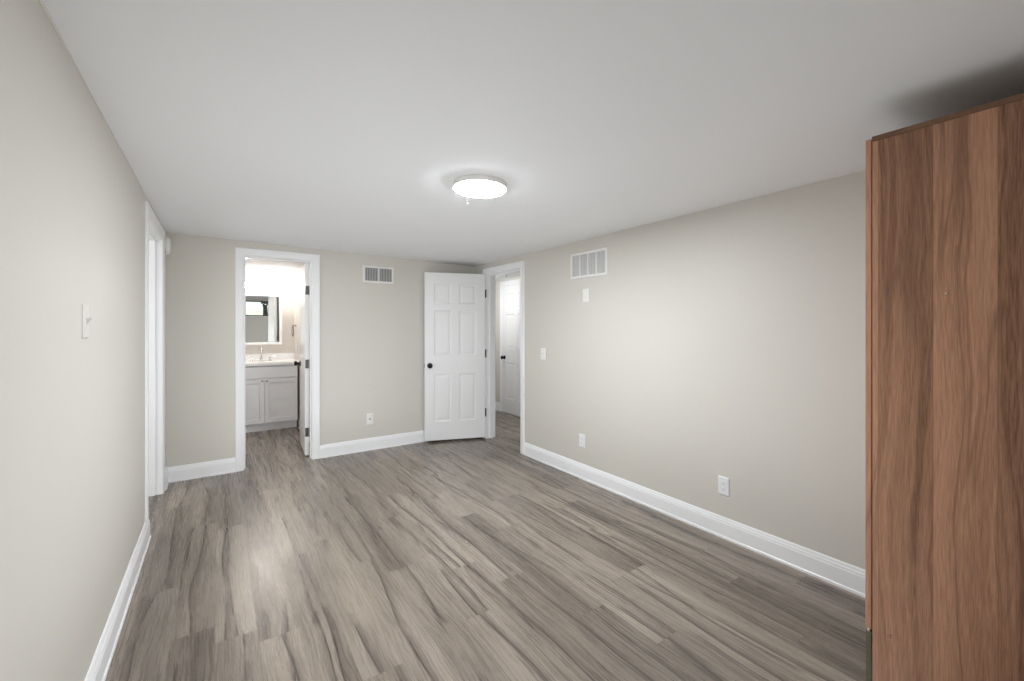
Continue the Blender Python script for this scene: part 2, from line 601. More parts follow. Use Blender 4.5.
baseboard('baseboard_left', F_left, [(YR, 3.488), (4.432, YB)], 'white baseboard along the left wall', scale=1.06, thick=1.3)
baseboard('baseboard_back', F_back, [(XL, .126), (.836, XR)], 'white baseboard along the end wall either side of the bathroom doorway')
baseboard('baseboard_right', F_right, [(YR, 3.578)], 'white baseboard along the right wall')
baseboard('baseboard_rear', F_rear, [(XL, XR)], 'white baseboard behind the camera')
baseboard('baseboard_bathroom', F_bathright, [(YB + WT + .1, 6.215)], 'white baseboard on the bathroom wall beside the vanity')
baseboard('baseboard_hall', F_halleast, [(HY0, 4.79), (5.66, HY1)], 'white baseboard along the hall wall')

# ------------------------------------------------------------------ door frames
CP = [(.004, 0), (.004, .007), (.012, .010), (.046, .0115), (.052, .0135), (.066, .0135), (.070, .011), (.070, 0)]


def casing_mesh(bm, F, a0, a1, top, prof=CP, w=1.0, z0=(0, 0), tmax=None):
    rows = []
    for (o, t) in prof:
        o *= w
        rows.append([bm.verts.new(F(a0 - o, t, z0[0])), bm.verts.new(F(a0 - o, t, top + o)),
                     bm.verts.new(F(a1 + o, t, top + o)), bm.verts.new(F(a1 + o, t, z0[1]))])
    n = len(rows)
    for i in range(n):
        r, s = rows[i], rows[(i + 1) % n]
        for k in range(3):
            bm.faces.new((r[k], s[k], s[k + 1], r[k + 1]))
    bm.faces.new([r[0] for r in rows])
    bm.faces.new([r[3] for r in reversed(rows)])


def doorway(name, F, op, label, stop_t, w=1.0, z0=(0, 0), far_side=True):
    a0, a1, top = op
    root = struct(thing(name, F((a0 + a1) / 2, -WT / 2, 0), label, 'door frame'), label, 'door frame')
    inv = Matrix.Translation(-Vector(root.location))

    def add(nm, bm, mat=M['trim']):
        bmesh.ops.transform(bm, matrix=inv, verts=bm.verts)
        return finish(nm, bm, mat, root)
    bm = BM()
    casing_mesh(bm, F, a0, a1, top, w=w, z0=z0)
    add('casing', bm)
    if far_side:
        bm = BM()
        F2 = lambda a, t, z: F(a, -WT - t, z)
        casing_mesh(bm, F2, a0, a1, top)
        add('casing', bm)
    bm = BM()
    mbox(bm, F, a0 - JT, a0, -WT, 0, 0, top)
    mbox(bm, F, a1, a1 + JT, -WT, 0, 0, top)
    mbox(bm, F, a0 - JT, a1 + JT, -WT, 0, top, top + JT)
    add('jamb', bm)
    bm = BM()
    s0, s1 = stop_t
    mbox(bm, F, a0, a0 + .011, s0, s1, 0, top)
    mbox(bm, F, a1 - .011, a1, s0, s1, 0, top)
    mbox(bm, F, a0 + .011, a1 - .011, s0, s1, top - .011, top)
    add('door_stop', bm)
    return root


doorway('trim_1', F_back, OP_BATH, 'white casing and jamb around the bathroom doorway', (-.075, -.045))
doorway('trim_2', F_right, OP_BED, 'white casing and jamb around the hall doorway in the right wall', (-.078, -.042))
doorway('trim_3', F_left, OP_LEFT, 'white casing and jamb around the left-hand doorway seen edge-on', (-.078, -.042), w=1.2, z0=(.139, 0))

# ragged caulk line where ceiling meets left wall
random.seed(4)
bm = BM()
prev = None
yy = .15
while yy < 3.3:
    w = .0016 + random.random() * .0026
    if 1.35 < yy < 1.9:
        w += .005 * random.random()
    cz = ceil_z(XL, yy)
    ring = [bm.verts.new((XL - .002, yy, cz - w)), bm.verts.new((XL + .0025, yy, cz - w)), bm.verts.new((XL + w * .9, yy, cz - .0025)), bm.verts.new((XL + w * .9, yy, cz + .002)), bm.verts.new((XL - .002, yy, cz + .002))]
    if prev:
        for i in range(5):
            j = (i + 1) % 5
            bm.faces.new((prev[i], prev[j], ring[j], ring[i]))
    else:
        bm.faces.new(ring)
    prev = ring
    yy += .02 + random.random() * .05
bm.faces.new(list(reversed(prev)))
struct(finish('trim_4', bm, M['wall']), 'ragged paint line where the left wall meets the ceiling', 'trim')


# ------------------------------------------------------------------ six-panel doors
COLS = [(.150, .440), (.560, .850)]
ROWS = [(.110, .395), (.505, .775), (.815, .935)]


def six_panel(bm, W, H, T):
    """leaf from x 0..W, y 0..T (front face y=0), z 0..H"""
    xs = [0] + [c * W for p in COLS for c in p] + [W]
    zs = [0] + [r * H for p in ROWS for r in p] + [H]
    for side in (0, 1):
        y = 0 if side == 0 else T
        sgn = 1 if side == 0 else -1
        for i in range(len(xs) - 1):
            for j in range(len(zs) - 1):
                x0, x1, z0, z1 = xs[i], xs[i + 1], zs[j], zs[j + 1]
                if i % 2 == 1 and j % 2 == 1:
                    rings = []
                    for ins, dep in ((0, 0), (.004, .003), (.012, .0060), (.022, .0066), (.040, .0026), (.046, .0020)):
                        rings.append([bm.verts.new((px, y + sgn * dep, pz)) for px, pz in ((x0 + ins, z0 + ins), (x1 - ins, z0 + ins), (x1 - ins, z1 - ins), (x0 + ins, z1 - ins))])
                    for a, b_ in zip(rings, rings[1:]):
                        for k in range(4):
                            bm.faces.new((a[k], a[(k + 1) % 4], b_[(k + 1) % 4], b_[k]))
                    bm.faces.new(rings[-1])
                else:
                    bm.faces.new([bm.verts.new((px, y, pz)) for px, pz in ((x0, z0), (x1, z0), (x1, z1), (x0, z1))])
    # edges
    for i in range(len(xs) - 1):
        for z in (0, H):
            bm.faces.new([bm.verts.new(p) for p in ((xs[i], 0, z), (xs[i + 1], 0, z), (xs[i + 1], T, z), (xs[i], T, z))])
    for j in range(len(zs) - 1):
        for x in (0, W):
            bm.faces.new([bm.verts.new(p) for p in ((x, 0, zs[j]), (x, 0, zs[j + 1]), (x, T, zs[j + 1]), (x, T, zs[j]))])


KNOB = [(.0, -.001), (.031, -.001), (.031, .004), (.028, .009), (.013, .011), (.011, .017), (.011, .028), (.017, .033), (.0255, .041), (.0275, .050), (.024, .058), (.014, .063), (0, .064)]


def door(name, loc, rz, W, H, label, knob_side, knob_z, knob_mat, T=.035, back_knob=True):
    """hinge-side x=0; leaf runs +x; front face y=0 (normal -y)"""
    root = thing(name, loc, label, 'door', kind='structure', rz=rz)
    bm = BM()
    six_panel(bm, W, H, T)
    finish('leaf', bm, M['door'], root)
    kx = W - .06 if knob_side else .06
    sides = [(0, -1)] + ([(T, 1)] if back_knob else [])
    for y, s in sides:
        bm = BM()
        lathe(bm, KNOB, lambda x, yy, h: Vector((kx + x, y + s * h, knob_z + yy)), 28)
        k = finish('door_knob', bm, knob_mat, root, smooth=True)
    bm = BM()
    ex = W if knob_side else 0
    box(bm, ex - .001, ex + .0015, T / 2 - .0125, T / 2 + .0125, knob_z - .028, knob_z + .028)
    lathe(bm, [(0, 0), (.008, 0), (.008, .007), (0, .009)], lambda x, yy, h: Vector((ex + (h if knob_side else -h), T / 2 + x, knob_z + yy)), 12)
    l = finish('latch', bm, knob_mat, root)
    return root


def hinge_on(root, x, y, z, mat, plate=None, r=.0068, hh=.089):
    """knuckle barrel with ball ends plus leaf plates, in the door's local space"""
    bm = BM()
    lathe(bm, [(0, -hh / 2 - .006), (.004, -hh / 2 - .004), (.004, -hh / 2), (r, -hh / 2), (r, -hh / 6), (r * .9, -hh / 6 + .001), (r, -hh / 6 + .002), (r, hh / 6), (r * .9, hh / 6 + .001), (r, hh / 6 + .002), (r, hh / 2), (.004, hh / 2), (.004, hh / 2 + .004), (0, hh / 2 + .006)],
          lambda a, b_, h: Vector((x + a, y + b_, z + h)), 14)
    if plate:
        for (x0, x1, y0, y1) in plate:
            box(bm, x0, x1, y0, y1, z - hh / 2, z + hh / 2)
    return finish('hinge', bm, mat, root, smooth=True)


# bedroom door: hinge at the far jamb of the hall doorway, open against the end wall
P0 = Vector((2.585, 4.340, .024))
P1 = Vector((1.927, 4.575, .024))
dv = P1 - P0
ang = math.atan2(dv.y, dv.x)
# local x runs from hinge to latch; the face towards the camera is local y=+T side after this turn, so offset
T = .035
n_face = Vector((-math.sin(ang), math.cos(ang), 0))          # local +y in world
Wd = dv.length
door2 = door('door_2', P0 - n_face * T if n_face.y < 0 else P0, ang, Wd, 1.919,
             'white six-panel bedroom door with black knob, standing open against the end wall', True, .855, M['black_metal'], back_knob=False)
# the camera-side knob
bm = BM()
ys = T if n_face.y < 0 else 0
sg = 1 if n_face.y < 0 else -1
if ys:
    lathe(bm, KNOB, lambda x, yy, h: Vector((Wd - .06 + x, T + h, .855 + yy)), 28)
    for c in list(door2.children):
        if c.name.startswith('door_knob'):
            bpy.data.objects.remove(c)
    finish('door_knob', bm, M['black_metal'], door2, smooth=True)
else:
    bm.free()
for hz in (.290, .985, 1.690):
    hinge_on(door2, -.011, T - .004 if n_face.y < 0 else .004, hz, M['black_metal'], [(-.006, -.0005, .004, T - .004)])

# bathroom door: swung in, seen edge-on
door1 = door('door_1', (.757, YB + WT + .006, .014), PI / 2 - .065, .60, 1.953,
             'white six-panel bathroom door with black knob, swung into the bathroom and seen edge-on', True, .90, M['black_metal'], T=.037)
for hz in (.235, .93, 1.68):
    hinge_on(door1, -.004, -.0055 + .0, hz, M['dark_metal'], [(-.0025, -.0002, .003, .034)])

# hall door in the hall wall (closed)
door3 = door('door_3', (HX1 - .012, 5.58, .012), -PI / 2, .72, 1.94,
             'closed white six-panel door with black knob across the hall', False, .84, M['black_metal'], T=.0115, back_knob=False)
root = struct(thing('trim_5', (HX1, 5.22, 0), '', 'door frame'), 'white casing around the closed door across the hall', 'door frame')
bm = BM()
casing_mesh(bm, lambda a, t, z: F_halleast(a, t, z) - Vector((HX1, 5.22, 0)), 4.857, 5.583, 1.956)
finish('casing', bm, M['trim'], root)

# ------------------------------------------------------------------ rear window (reflected in the bathroom mirror)
w0, w1, wz0, wz1 = OP_WIN
win = struct(thing('window_1', ((w0 + w1) / 2, YR - WT / 2, wz0), '', 'window'), 'small high basement window in the wall behind the camera', 'window')
inv = Matrix.Translation(-Vector(win.location))
bm = BM()
for a in ((w0, w1, wz0, wz0 + .03), (w0, w1, wz1 - .03, wz1), (w0, w0 + .03, wz0 + .03, wz1 - .03), (w1 - .03, w1, wz0 + .03, wz1 - .03)):
    mbox(bm, F_rear, a[0], a[1], -WT * .8, -WT * .25, a[2], a[3])
bmesh.ops.transform(bm, matrix=inv, verts=bm.verts)
finish('window_frame', bm, M['window_frame'], win)
bm = BM()
mbox(bm, F_rear, w0 + .03, w1 - .03, -WT * .55, -WT * .5, wz0 + .03, wz1 - .03)
bmesh.ops.transform(bm, matrix=inv, verts=bm.verts)
finish('pane', bm, M['glass'], win)
bm = BM()
mbox(bm, F_rear, w0 - .03, w1 + .03, -WT * .25, .03, wz0 - .02, wz0)
bmesh.ops.transform(bm, matrix=inv, verts=bm.verts)
finish('window_sill', bm, M['trim'], win)

# ground and a tree outside that window
bm = BM()
bmesh.ops.create_grid(bm, x_segments=24, y_segments=24, size=14)
for q in bm.verts:
    q.co.x += .9
    q.co.y += -14.8
    q.co.z = 1.50 + .04 * math.sin(q.co.x * 1.7) * math.cos(q.co.y * 1.1)
struct(finish('ground', bm, M['soil']), 'lawn outside the small high window', 'ground')
tree = thing('tree', (1.6, -7.0, 1.48), 'leafy tree outside, glimpsed reflected in the bathroom mirror', 'tree')
random.seed(11)
bm = BM()
tips = []


def branch(p, d, r, ln, depth):
    pts = [p]
    q = p
    dd = d
    for i in range(4):
        dd = (dd + Vector((random.uniform(-.25, .25), random.uniform(-.25, .25), random.uniform(-.05, .2)))).normalized()
        q = q + dd * ln / 4
        pts.append(q)
    tube(bm, pts, [r * (1 - .13 * i) for i in range(5)], 7)
    if depth == 0:
        tips.extend(pts[2:])
        return
    for i in range(3):
        nd = (dd + Vector((random.uniform(-1, 1), random.uniform(-1, 1), random.uniform(-.35, .5)))).normalized()
        branch(pts[random.choice((2, 3, 4))], nd, r * .5, ln * .72, depth - 1)


branch(Vector((0, 0, 0)), Vector((0, 0, 1)), .11, 1.3, 3)
finish('trunk', bm, M['bark'], tree, smooth=True)
bm = BM()
for p in tips:
    for i in range(5):
        c = p + Vector((random.gauss(0, .12), random.gauss(0, .12), random.gauss(0, .10)))
        u = Vector((random.uniform(-1, 1), random.uniform(-1, 1), random.uniform(-1, 1))).normalized()
        w_ = u.orthogonal().normalized()
        s = random.uniform(.035, .06)
        n_ = u.cross(w_) * s * .25
        bm.faces.new([bm.verts.new(c + q) for q in (-u * s, w_ * s * .5 + n_, u * s, -w_ * s * .5 + n_)])
fo = finish('foliage', bm, M['leaf'], tree)
fo['kind'] = 'stuff'

# ------------------------------------------------------------------ wardrobe
WX0, WX1, WY0, WY1, WH = 1.872, 2.585, -.06, .520, 1.980
wr = thing('wardrobe', (WX0, WY0, 0), 'tall red-brown walnut veneer wardrobe standing at the right edge, turned side-on', 'wardrobe')
inv = Matrix.Translation(-Vector(wr.location))


def wpart(name, dims, mat, parent=wr, bevel=.0008):
    bm = BM()
    box(bm, *dims)
    off = Vector(wr.location)
    bmesh.ops.translate(bm, vec=-off, verts=bm.verts)
    o = finish(name, bm, mat, parent, bevel=bevel)
    return o


sd = wpart('side_panel', (WX0, WX0 + .016, WY0, WY1, 0, WH - .017), M['walnut'])
wpart('side_panel', (WX1 - .016, WX1, WY0, WY1, 0, WH - .017), M['walnut'])
wpart('top_panel', (WX0 - .0025, WX1, WY0, WY1 + .001, WH - .017, WH), M['walnut_edge'])
wpart('back_panel', (WX0 + .016, WX1 - .016, WY0, WY0 + .006, .02, WH - .017), M['walnut'])
wpart('bottom_panel', (WX0 + .016, WX1 - .016, WY0 + .006, WY1, .245, .261), M['walnut_edge'])
wpart('plinth', (WX0 + .016, WX1 - .016, WY1 - .05, WY1 - .034, 0, .03), M['walnut_edge'])
xm = (WX0 + WX1) / 2
for x0, x1, hx in ((WX0, xm - .0015, xm - .035), (xm + .0015, WX1, xm + .035)):
    d_ = wpart('door', (x0, x1, WY1 + .003, WY1 + .0195, .268, WH - .006), M['walnut'])
    bm = BM()
    off = Vector(wr.location)
    tube(bm, [Vector((hx, WY1 + .0195 - .001, .98)) - off, Vector((hx, WY1 + .045, .985)) - off, Vector((hx, WY1 + .048, 1.06)) - off, Vector((hx, WY1 + .045, 1.135)) - off, Vector((hx, WY1 + .0185, 1.14)) - off], .005, 10)
    finish('handle', bm, M['black_metal'], d_, smooth=True)
dr = wpart('drawer', (WX0 + .0005, WX1 - .0005, WY1 + .003, WY1 + .0185, .012, .258), M['drawer_wood'])
bm = BM()
tube(bm, [Vector((xm - .08, WY1 + .017, .14)) - off, Vector((xm - .075, WY1 + .042, .14)) - off, Vector((xm + .075, WY1 + .042, .14)) - off, Vector((xm + .08, WY1 + .017, .14)) - off], .005, 10)
finish('handle', bm, M['black_metal'], dr, smooth=True)
# little metal screws left in the side
for sy, sz, rr in ((.3375, 1.423, .0042), (.474, .276, .0032)):
    bm = BM()
    lathe(bm, [(0, -.002), (rr, -.002), (rr, .002), (rr * .6, .0045), (rr * .35, .0035), (0, .003)], lambda x, y, h: Vector((WX0 - h, sy + x, sz + y)) - off, 16)
    finish('screw', bm, M['brass'], sd, smooth=True)
# door pivot pin showing under the door corner
bm = BM()
lathe(bm, [(0, 0), (.004, 0), (.004, .010), (0, .011)], lambda x, y, h: Vector((WX0 + .004 + x, WY1 + .011 + y, .258 + h)) - off, 12)
finish('hinge_pin', bm, M['brass'], wr, smooth=True)

# ------------------------------------------------------------------ ceiling light
lx, ly = 1.186, 2.046
cl = thing('ceiling_light', (lx, ly, ceil_z(lx, ly)), 'round white flush ceiling light, glowing, in the middle of the bedroom ceiling', 'ceiling light')
cl.rotation_euler = (-.0051, .0186, 0)
bm = BM()
lathe(bm, [(0, .0), (.1445, .0), (.1465, -.003), (.1465, -.028), (.145, -.030), (.143, -.030), (.143, -.019), (0, -.019)], lambda x, y, h: Vector((x, y, h)), 64)
finish('housing', bm, M['plastic'], cl, smooth=True)
bm = BM()
pr = [(0, -.0195), (.1425, -.0195), (.1425, -.0300), (.1405, -.0325), (.130, -.0345), (0, -.0355)]
lathe(bm, pr, lambda x, y, h: Vector((x, y, h)), 64)
finish('diffuser', bm, M['lamp_glow'], cl, smooth=True)
kx, ky = 1.272, 2.347
ck = thing('ceiling_hook', (kx, ky, ceil_z(kx, ky)), 'tiny white hook plate on the ceiling just beyond the round ceiling light', 'ceiling hook')
bm = BM()
lathe(bm, [(0, .001), (.010, .001), (.010, -.003), (.004, -.005), (.004, -.014), (.008, -.018), (.008, -.023), (0, -.026)], lambda x, y, h: Vector((x, y, h)), 16)
finish('plate', bm, M['plastic'], ck, smooth=True)

# ------------------------------------------------------------------ added hall and bathroom ceiling lights, unseen, to brighten those rooms
hl = thing('ceiling_light', (2.95, 5.30, 2.06), 'added unseen round flush light on the hall ceiling beyond the doorway', 'ceiling light')
bm = BM()
lathe(bm, [(0, 0), (.148, 0), (.148, -.02), (0, -.02)], lambda x, y, h: Vector((x, y, h)), 40)
finish('housing', bm, M['plastic'], hl, smooth=True)
bm = BM()
lathe(bm, [(0, -.0205), (.140, -.0205), (.138, -.045), (.12, -.062), (0, -.066)], lambda x, y, h: Vector((x, y, h)), 40)
finish('diffuser', bm, M['hall_fill_glow'], hl, smooth=True)
rl = thing('ceiling_light', (.15, 5.22, 2.075), 'added unseen round flush light on the bathroom ceiling just inside the doorway', 'ceiling light')  # added out of view to brighten the vanity front and floor
bm = BM()
lathe(bm, [(0, 0), (.128, 0), (.128, -.02), (0, -.02)], lambda x, y, h: Vector((x, y, h)), 40)
finish('housing', bm, M['plastic'], rl, smooth=True)
bm = BM()
lathe(bm, [(0, -.0205), (.120, -.0205), (.118, -.03), (.11, -.036), (0, -.038)], lambda x, y, h: Vector((x, y, h)), 40)
finish('diffuser', bm, M['bath_fill_glow'], rl, smooth=True)
# sprinkler-like fitting on the hall ceiling
sk = thing('ceiling_fitting', (3.36, 5.05, 2.06), 'tiny dark round fitting on the hall ceiling above the far door', 'ceiling fitting')
bm = BM()
lathe(bm, [(0, 0), (.030, 0), (.028, -.005), (0, -.006)], lambda x, y, h: Vector((x, y, h)), 24)
finish('rosette', bm, M['plastic'], sk, smooth=True)
bm = BM()
lathe(bm, [(0, -.0055), (.010, -.0055), (.010, -.022), (.016, -.026), (0, -.027)], lambda x, y, h: Vector((x, y, h)), 16)
finish('nozzle', bm, M['nickel'], sk, smooth=True)

# ------------------------------------------------------------------ smoke alarm
sa_y, sa_z = 4.545, 1.992
sa = thing('smoke_alarm', (XL, sa_y, sa_z), 'round white smoke alarm high on the left wall beside the doorway casing, in the corner', 'smoke alarm')
bm = BM()
lathe(bm, [(0, 0), (.062, 0), (.062, .010), (0, .010)], lambda x, y, h: Vector((h, x, y)), 40)
finish('base', bm, M['slot_grey'], sa, smooth=True)
bm = BM()
lathe(bm, [(0, .010), (.072, .010), (.074, .016), (.072, .026), (.062, .036), (.045, .041), (0, .043)], lambda x, y, h: Vector((h, x, y)), 48)
finish('cover', bm, M['plastic'], sa, smooth=True)
bm = BM()
lathe(bm, [(0, .0425), (.012, .0425), (.012, .0455), (0, .046)], lambda x, y, h: Vector((h, x, y - .03)), 20)
finish('button', bm, M['plastic_cool'], sa, smooth=True)


# ------------------------------------------------------------------ wall plates
def plate_thing(name, F, a, z, label, cat, group=None, mat=None, w=.071, h=.114):
    root = thing(name, F(a, 0, z), label, cat, group)
    o0 = Vector(root.location)
    FL = lambda da, t, dz: F(a + da, t, z + dz) - o0
    bm = BM()
    e = .005
    lo = [bm.verts.new(FL(x, 0, y)) for x, y in ((-w / 2, -h / 2), (w / 2, -h / 2), (w / 2, h / 2), (-w / 2, h / 2))]
    md = [bm.verts.new(FL(x, .003, y)) for x, y in ((-w / 2, -h / 2), (w / 2, -h / 2), (w / 2, h / 2), (-w / 2, h / 2))]
    hi = [bm.verts.new(FL(x, .0065, y)) for x, y in ((-w / 2 + e, -h / 2 + e), (w / 2 - e, -h / 2 + e), (w / 2 - e, h / 2 - e), (-w / 2 + e, h / 2 - e))]
    for r, s in ((lo, md), (md, hi)):
        for k in range(4):
            bm.faces.new((r[k], r[(k + 1) % 4], s[(k + 1) % 4], s[k]))
    bm.faces.new(hi)
    bm.faces.new(lo)
    finish('cover_plate', bm, mat or M['plastic'], root)
    return root, FL


def screw_on(root, FL, da, dz):
    bm = BM()
    lathe(bm, [(0, .006), (.0035, .006), (.0033, .0075), (0, .008)], lambda x, y, h: FL(da + x, h, dz + y), 12)
    finish('screw', bm, M['plastic_cool'], root, smooth=True)


def outlet(F, a, z, label, group=None, mat=None):
    root, FL = plate_thing('wall_outlet', F, a, z, label, 'outlet', group, mat)
    for dz in (.0195, -.0195):
        bm = BM()
        ring = []
        for i in range(20):
            t_ = 2 * PI * i / 20
            ring.append((.0165 * max(-.95, min(.95, 1.1 * math.cos(t_))), max(-.0125, min(.0125, .0165 * math.sin(t_)))))
        lo = [bm.verts.new(FL(x, .006, dz + y)) for x, y in ring]
        hi = [bm.verts.new(FL(x * .96, .0085, dz + y * .96)) for x, y in ring]
        for i in range(20):
            bm.faces.new((lo[i], lo[(i + 1) % 20], hi[(i + 1) % 20], hi[i]))
        bm.faces.new(hi)
        rc = finish('receptacle', bm, mat or M['plastic'], root)
        bm = BM()
        for sx, sh in ((-.006, .0075), (.006, .006)):
            mbox(bm, FL, sx - .0011, sx + .0011, .0078, .0088, dz - sh / 2 + .002, dz + sh / 2 + .002)
        lathe(bm, [(0, .0078), (.0024, .0078), (.0024, .0088), (0, .0088)], lambda x, y, h: FL(x, h, dz - .0072 + y), 10)
        finish('slots', bm, M['slot_grey'], rc)
    screw_on(root, FL, 0, 0)
    return root


def switch(F, a, z, label, mat=None, w=.071):
    root, FL = plate_thing('light_switch', F, a, z, label, 'light switch', mat=mat, w=w)
    bm = BM()
    mbox(bm, FL, -.0055, .0055, .006, .0078, -.0125, .0125)
    v = [bm.verts.new(FL(x, t, y)) for x in (-.0045, .0045) for t, y in ((.0075, -.009), (.0075, .009), (.019, .013), (.0185, .006))]
    for f in ((0, 1, 2, 3), (4, 7, 6, 5), (0, 4, 5, 1), (1, 5, 6, 2), (2, 6, 7, 3), (3, 7, 4, 0)):
        bm.faces.new([v[i] for i in f])
    finish('toggle', bm, mat or M['plastic'], root, bevel=.0008)
    screw_on(root, FL, 0, .030)
    screw_on(root, FL, 0, -.030)
    return root


outlet(F_right, 1.464, .324, 'white outlet low on the right wall, the larger one nearer the wardrobe', mat=M['plastic_cool'])
outlet(F_right, 2.731, .330, 'white outlet low on the right wall, the smaller one nearer the hall doorway', mat=M['plastic_cool'])
switch(F_right, 3.276, 1.057, 'white light switch on the right wall beside the hall doorway')
switch(F_left, 1.985, 1.338, 'pale light switch alone on the left wall, seen almost edge-on', M['almond'], .064)
cx, FLc = plate_thing('cable_plate', F_back, 1.334, .334, 'white cable wall plate with one round jack, low on the end wall', 'wall plate')
bm = BM()
lathe(bm, [(0, .006), (.0085, .006), (.0085, .009), (.006, .010), (.006, .018), (.0045, .018), (.0045, .012), (0, .012)], lambda x, y, h: FLc(x, h, y), 18)
finish('jack', bm, M['nickel'], cx, smooth=True)
screw_on(cx, FLc, 0, .042)
screw_on(cx, FLc, 0, -.042)
bp, FLb = plate_thing('blank_plate', F_right, 2.688, 1.592, 'blank white wall plate below the large vent on the right wall', 'wall plate', w=.072, h=.118)
screw_on(bp, FLb, 0, .042)
screw_on(bp, FLb, 0, -.042)
outlet(F_bathright, 6.52, 1.03, 'small outlet on the bathroom wall below the towel ring')


# ------------------------------------------------------------------ vents
def vent(F, a0, a1, z0, z1, bays, label, fw=.022, duct_shade='vent_back'):
    ac, zc = (a0 + a1) / 2, (z0 + z1) / 2
    root = thing('wall_vent', F(ac, 0, zc), label, 'vent')
    o0 = Vector(root.location)
    FL = lambda a, t, z: F(a, t, z) - o0
    bm = BM()
    # frame: bevelled ring
    prof = [(0, 0), (0, .003), (.004, .010), (fw - .003, .010), (fw, .006), (fw, 0)]
    rows = []
    for o, t in prof:
        rows.append([bm.verts.new(FL(x, t, z)) for x, z in ((a0 + o, z0 + o), (a1 - o, z0 + o), (a1 - o, z1 - o), (a0 + o, z1 - o))])
    for i in range(len(rows)):
        r, s = rows[i], rows[(i + 1) % len(rows)]
        for k in range(4):
            bm.faces.new((r[k], r[(k + 1) % 4], s[(k + 1) % 4], s[k]))
    finish('frame', bm, M['vent_paint'], root)
    bm = BM()
    mbox(bm, FL, a0 + fw, a1 - fw, 0, .0012, z0 + fw, z1 - fw)
    finish('backing', bm, M[duct_shade], root)  # flat sheet on the wall; the duct's shade is in its colour
    i0, i1 = a0 + fw, a1 - fw
    bw = (i1 - i0) / bays
    for k in range(1, bays):
        bm = BM()
        c = i0 + bw * k
        mbox(bm, FL, c - .006, c + .006, .0012, .009, z0 + fw, z1 - fw)
        finish('divider', bm, M['vent_paint'], root)
    for k in range(bays):
        s0 = i0 + bw * k + (.006 if k else 0)
        s1 = i0 + bw * (k + 1) - (.006 if k < bays - 1 else 0)
        n = max(3, int(round((s1 - s0) / .0165)))
        bm = BM()
        for q in range(n):
            c = s0 + (q + .5) * (s1 - s0) / n
            v = [bm.verts.new(FL(c + dx, t, z)) for z in (z0 + fw, z1 - fw) for dx, t in ((-.0010, .0015), (.0008, .0015), (.0008, .0075), (-.0010, .0075))]
            for f in ((0, 1, 2, 3), (4, 7, 6, 5), (0, 4, 5, 1), (1, 5, 6, 2), (2, 6, 7, 3), (3, 7, 4, 0)):
                bm.faces.new([v[i] for i in f])
        finish('fins', bm, M['vent_paint'], root)
    return root


vent(F_back, 1.261, 1.595, 1.795, 1.977, 2, 'smaller white vent grille with one divider, high on the end wall')
vent(F_right, 2.437, 2.874, 1.746, 1.971, 4, 'larger white vent grille with three dividers, high on the right wall', duct_shade='vent_pale')

# ------------------------------------------------------------------ bathroom vanity
VX0, VX1, VY0 = .116, .853, 6.225
vt = thing('bathroom_vanity', ((VX0 + VX1) / 2, VY0, 0), 'pale grey two-door bathroom vanity cabinet with white sink top', 'vanity')
vo = Vector(vt.location)


def vbox(name, dims, mat, parent=vt, bevel=.0015):
    bm = BM()
    box(bm, *dims)
    bmesh.ops.translate(bm, vec=-vo, verts=bm.verts)
    return finish(name, bm, mat, parent, bevel=bevel)


vbox('cabinet_body', (VX0, VX1, VY0 + .02, BY1 - .002, .095, .833), M['cabinet'])
vbox('toe_kick', (VX0 + .005, VX1 - .005, VY0 + .055, BY1 - .01, 0, .095), M['cabinet'])


def shaker(name, x0, x1, z0, z1, rail=.055, rec=.009):
    bm = BM()
    y = VY0
    rings = []
    for ins, dep in ((0, .0195), (0, .002), (.002, 0), (rail - .003, 0), (rail, rec), (rail + .002, rec)):
        rings.append([bm.verts.new(Vector((px, y + dep, pz)) - vo) for px, pz in ((x0 + ins, z0 + ins), (x1 - ins, z0 + ins), (x1 - ins, z1 - ins), (x0 + ins, z1 - ins))])
    for a, b_ in zip(rings, rings[1:]):
        for k in range(4):
            bm.faces.new((a[k], a[(k + 1) % 4], b_[(k + 1) % 4], b_[k]))
    bm.faces.new(rings[-1])
    bm.faces.new(rings[0])
    return finish(name, bm, M['cabinet'], vt)


vm = .4735
kn = [(0, -.001), (.006, -.001), (.005, .010), (.011, .016), (.012, .022), (.008, .026), (0, .027)]
for x0, x1, kx in ((VX0 + .003, vm - .002, vm - .026), (vm + .002, VX1 - .003, vm + .026)):
    d_ = shaker('door', x0, x1, .105, .662)
    bm = BM()
    lathe(bm, kn, lambda x, y, h: Vector((kx + x, VY0 - h, .640 + y)) - vo, 16)
    finish('knob', bm, M['nickel'], d_, smooth=True)
bm = BM()
box(bm, VX0 + .003, VX1 - .003, VY0, VY0 + .0195, .672, .823)
bmesh.ops.translate(bm, vec=-vo, verts=bm.verts)
finish('false_drawer_front', bm, M['cabinet'], vt, bevel=.003)
# top with moulded oval basin
bm = BM()
tx0, tx1, ty0, ty1, tz0, tz1 = VX0 - .008, BX1 - .001, VY0 - .02, BY1 - .001, .834, .868
N = 48
ccx, ccy = vm, (ty0 + ty1) / 2 - .02


def rect_pt(t_):
    c, s = math.cos(t_), math.sin(t_)
    k = min(((tx1 - ccx) if c > 0 else (ccx - tx0)) / max(abs(c), 1e-9), ((ty1 - ccy) if s > 0 else (ccy - ty0)) / max(abs(s), 1e-9))
    return ccx + c * k, ccy + s * k


